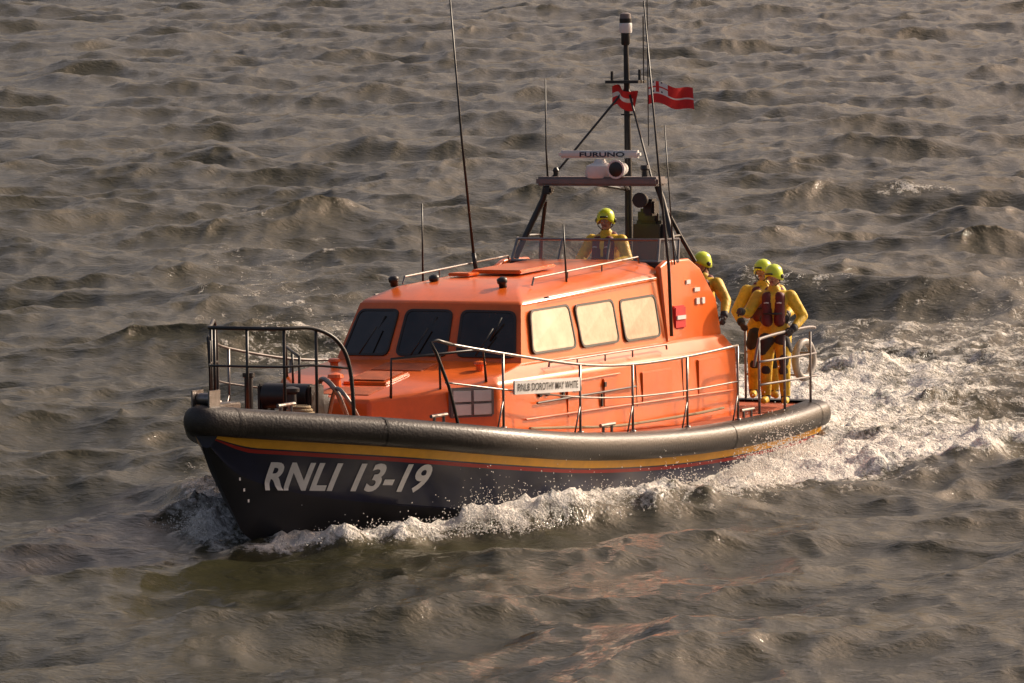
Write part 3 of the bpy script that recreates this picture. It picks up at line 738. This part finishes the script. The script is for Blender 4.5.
def math_(op,a,b_=None,clamp=False):
    n_=N.new('ShaderNodeMath'); n_.operation=op; n_.use_clamp=clamp
    for i,v in enumerate((a,b_)):
        if v is None: continue
        if isinstance(v,(int,float)): n_.inputs[i].default_value=v
        else: Lk.new(v,n_.inputs[i])
    return n_.outputs[0]
att=N.new('ShaderNodeAttribute'); att.attribute_name='foam'
nA=noise(2.4,7,.76,dist=.7); nB=noise(15,3,.7)
v=math_('ADD',math_('MULTIPLY',att.outputs['Fac'],1.0),math_('MULTIPLY',math_('SUBTRACT',nA.outputs['Fac'],.5),2.8))
v=math_('ADD',v,math_('MULTIPLY',math_('SUBTRACT',nB.outputs['Fac'],.5),1.0))
v=math_('MULTIPLY',math_('SUBTRACT',v,.45),2.4,True)
gate=math_('MULTIPLY',att.outputs['Fac'],5.,True)
fo=math_('MULTIPLY',v,gate,True)
nC=noise(.15,2); r=N.new('ShaderNodeValToRGB'); r.color_ramp.elements[0].color=(.026,.027,.013,1); r.color_ramp.elements[1].color=(.044,.042,.022,1)
Lk.new(nC.outputs['Fac'],r.inputs['Fac'])
mx1=N.new('ShaderNodeMix'); mx1.data_type='RGBA'; Lk.new(math_('MULTIPLY',att.outputs['Fac'],.5,True),mx1.inputs['Factor']); Lk.new(r.outputs['Color'],mx1.inputs['A']); mx1.inputs['B'].default_value=(.17,.15,.095,1)
fc=N.new('ShaderNodeMix'); fc.data_type='RGBA'; Lk.new(nB.outputs['Fac'],fc.inputs['Factor']); fc.inputs['A'].default_value=(.55,.52,.46,1); fc.inputs['B'].default_value=(.90,.87,.82,1)
mx2=N.new('ShaderNodeMix'); mx2.data_type='RGBA'; Lk.new(fo,mx2.inputs['Factor']); Lk.new(mx1.outputs['Result'],mx2.inputs['A']); Lk.new(fc.outputs['Result'],mx2.inputs['B'])
Lk.new(mx2.outputs['Result'],b.inputs['Base Color'])
rg=N.new('ShaderNodeMapRange'); Lk.new(fo,rg.inputs['Value']); rg.inputs['To Min'].default_value=.08; rg.inputs['To Max'].default_value=.8; Lk.new(rg.outputs['Result'],b.inputs['Roughness'])
b.inputs['IOR'].default_value=1.34
b1=N.new('ShaderNodeBump'); b1.inputs['Strength'].default_value=.85; b1.inputs['Distance'].default_value=.032
mp=N.new('ShaderNodeMapping'); mp.inputs['Rotation'].default_value=(0,0,math.radians(28)); mp.inputs['Scale'].default_value=(1,1.6,1); Lk.new(geo.outputs['Position'],mp.inputs['Vector'])
n1=noise(6.5,5,.64,vec=mp.outputs['Vector'],dist=.2); Lk.new(n1.outputs['Fac'],b1.inputs['Height'])
b2=N.new('ShaderNodeBump'); b2.inputs['Strength'].default_value=.8; b2.inputs['Distance'].default_value=.07
Lk.new(math_('MULTIPLY',nB.outputs['Fac'],fo),b2.inputs['Height']); Lk.new(b1.outputs['Normal'],b2.inputs['Normal']); Lk.new(b2.outputs['Normal'],b.inputs['Normal'])
me.materials.append(m)

sp=D.materials.new('spray'); sp.use_nodes=True; b=sp.node_tree.nodes['Principled BSDF']; b.inputs['Base Color'].default_value=(.88,.84,.78,1); b.inputs['Roughness'].default_value=.4
def boat2world(xb_,yb_): return -xb_*ct+yb_*st, -xb_*st-yb_*ct
OV=np.array([(1,0,0),(-1,0,0),(0,1,0),(0,-1,0),(0,0,1),(0,0,-1)],float); OF=[(0,2,4),(2,1,4),(1,3,4),(3,0,4),(2,0,5),(1,2,5),(3,1,5),(0,3,5)]
def spray(name,clusters):
    V=[];F=[]
    for (xc,dc,sx,sd2,hgt,n_,rs,sg) in clusters:
        for _ in range(n_):
            xx=xc+random.gauss(0,sx); W=np.interp(xx,[-6.9,-2,1,2,3,4,5,5.6,6],[1.95,2.02,1.98,1.85,1.6,1.15,.62,.2,0.])
            dd=dc+abs(random.gauss(0,sd2)); z_=WL+(.10 if xc>-2 else -.02)+random.expovariate(1/hgt)*.9*math.exp(-dd*.3)
            wx,wy=boat2world(xx,sg*(W+dd)); r_=rs*random.uniform(.3,1.)*(1-.4*min(1,z_))
            k=len(V); 
            V.extend((OV*r_*np.array([random.uniform(.7,1.3),random.uniform(.7,1.3),random.uniform(.7,1.4)])+np.array([wx,wy,z_])).tolist())
            F.extend([(a_+k,b_+k,c_+k) for a_,b_,c_ in OF])
    mk(name,V,F,sp,None,True)
cl_=[]
for k in range(34):
    xx=random.uniform(-1.6,3.8); cl_.append((xx,.25+.12*(5.6-xx),.20,.20,.12*random.uniform(.4,1.7)*(1 if xx>0 else .6),520,.013,1))
for k in range(7):
    xx=random.uniform(3.8,5.4); cl_.append((xx,.15+.10*(5.6-xx),.2,.2,.06,320,.013,1))
for k in range(30):
    xx=random.uniform(-5.8,-2.6); cl_.append((xx,.40,.18,.30,.17*random.uniform(.4,1.8)*math.exp(-((xx+3.9)/.8)**2)+.03,560,.013,1))
for k in range(5):
    xx=random.uniform(2.5,5.0); cl_.append((xx,.15,.3,.25,.05,250,.013,-1))
spray('bow_wave_spray',cl_)

# ------------------------------------------------------------------ light
az=math.radians(54); el=math.radians(29)
W=D.worlds.new('World'); SC.world=W; W.use_nodes=True; nt=W.node_tree; bg=nt.nodes['Background']
sky=nt.nodes.new('ShaderNodeTexSky'); sky.sky_type='NISHITA'; sky.sun_disc=False; sky.sun_elevation=el; sky.sun_rotation=az; sky.dust_density=7; sky.air_density=1.0; sky.ozone_density=.6
mx_=nt.nodes.new('ShaderNodeMix'); mx_.data_type='RGBA'; mx_.blend_type='MULTIPLY'; mx_.inputs['Factor'].default_value=1; mx_.inputs['B'].default_value=(1.0,.83,.76,1)
nt.links.new(sky.outputs[0],mx_.inputs['A']); nt.links.new(mx_.outputs['Result'],bg.inputs['Color']); bg.inputs['Strength'].default_value=.15
sl=D.lights.new('sun','SUN'); sl.energy=4.8; sl.angle=math.radians(.6); sl.color=(1,.86,.68)
so=D.objects.new('sun',sl); COL.objects.link(so)
sd3=Vector((math.sin(az)*math.cos(el),math.cos(az)*math.cos(el),math.sin(el))); so.rotation_euler=sd3.to_track_quat('Z','Y').to_euler()

# ------------------------------------------------------------------ camera
e=math.radians(6.5); fw=Vector((0,math.cos(e),-math.sin(e)))
cam=D.cameras.new('camera'); cam.lens=199.05; cam.sensor_width=36; cam.clip_start=1; cam.clip_end=20000
co_=D.objects.new('camera',cam); COL.objects.link(co_); co_.location=Vector((.66,0,2.02))-70*fw; co_.rotation_euler=(math.pi/2-e,0,0)
SC.camera=co_
SC.view_settings.view_transform='Standard'; SC.view_settings.look='None'; SC.view_settings.exposure=0
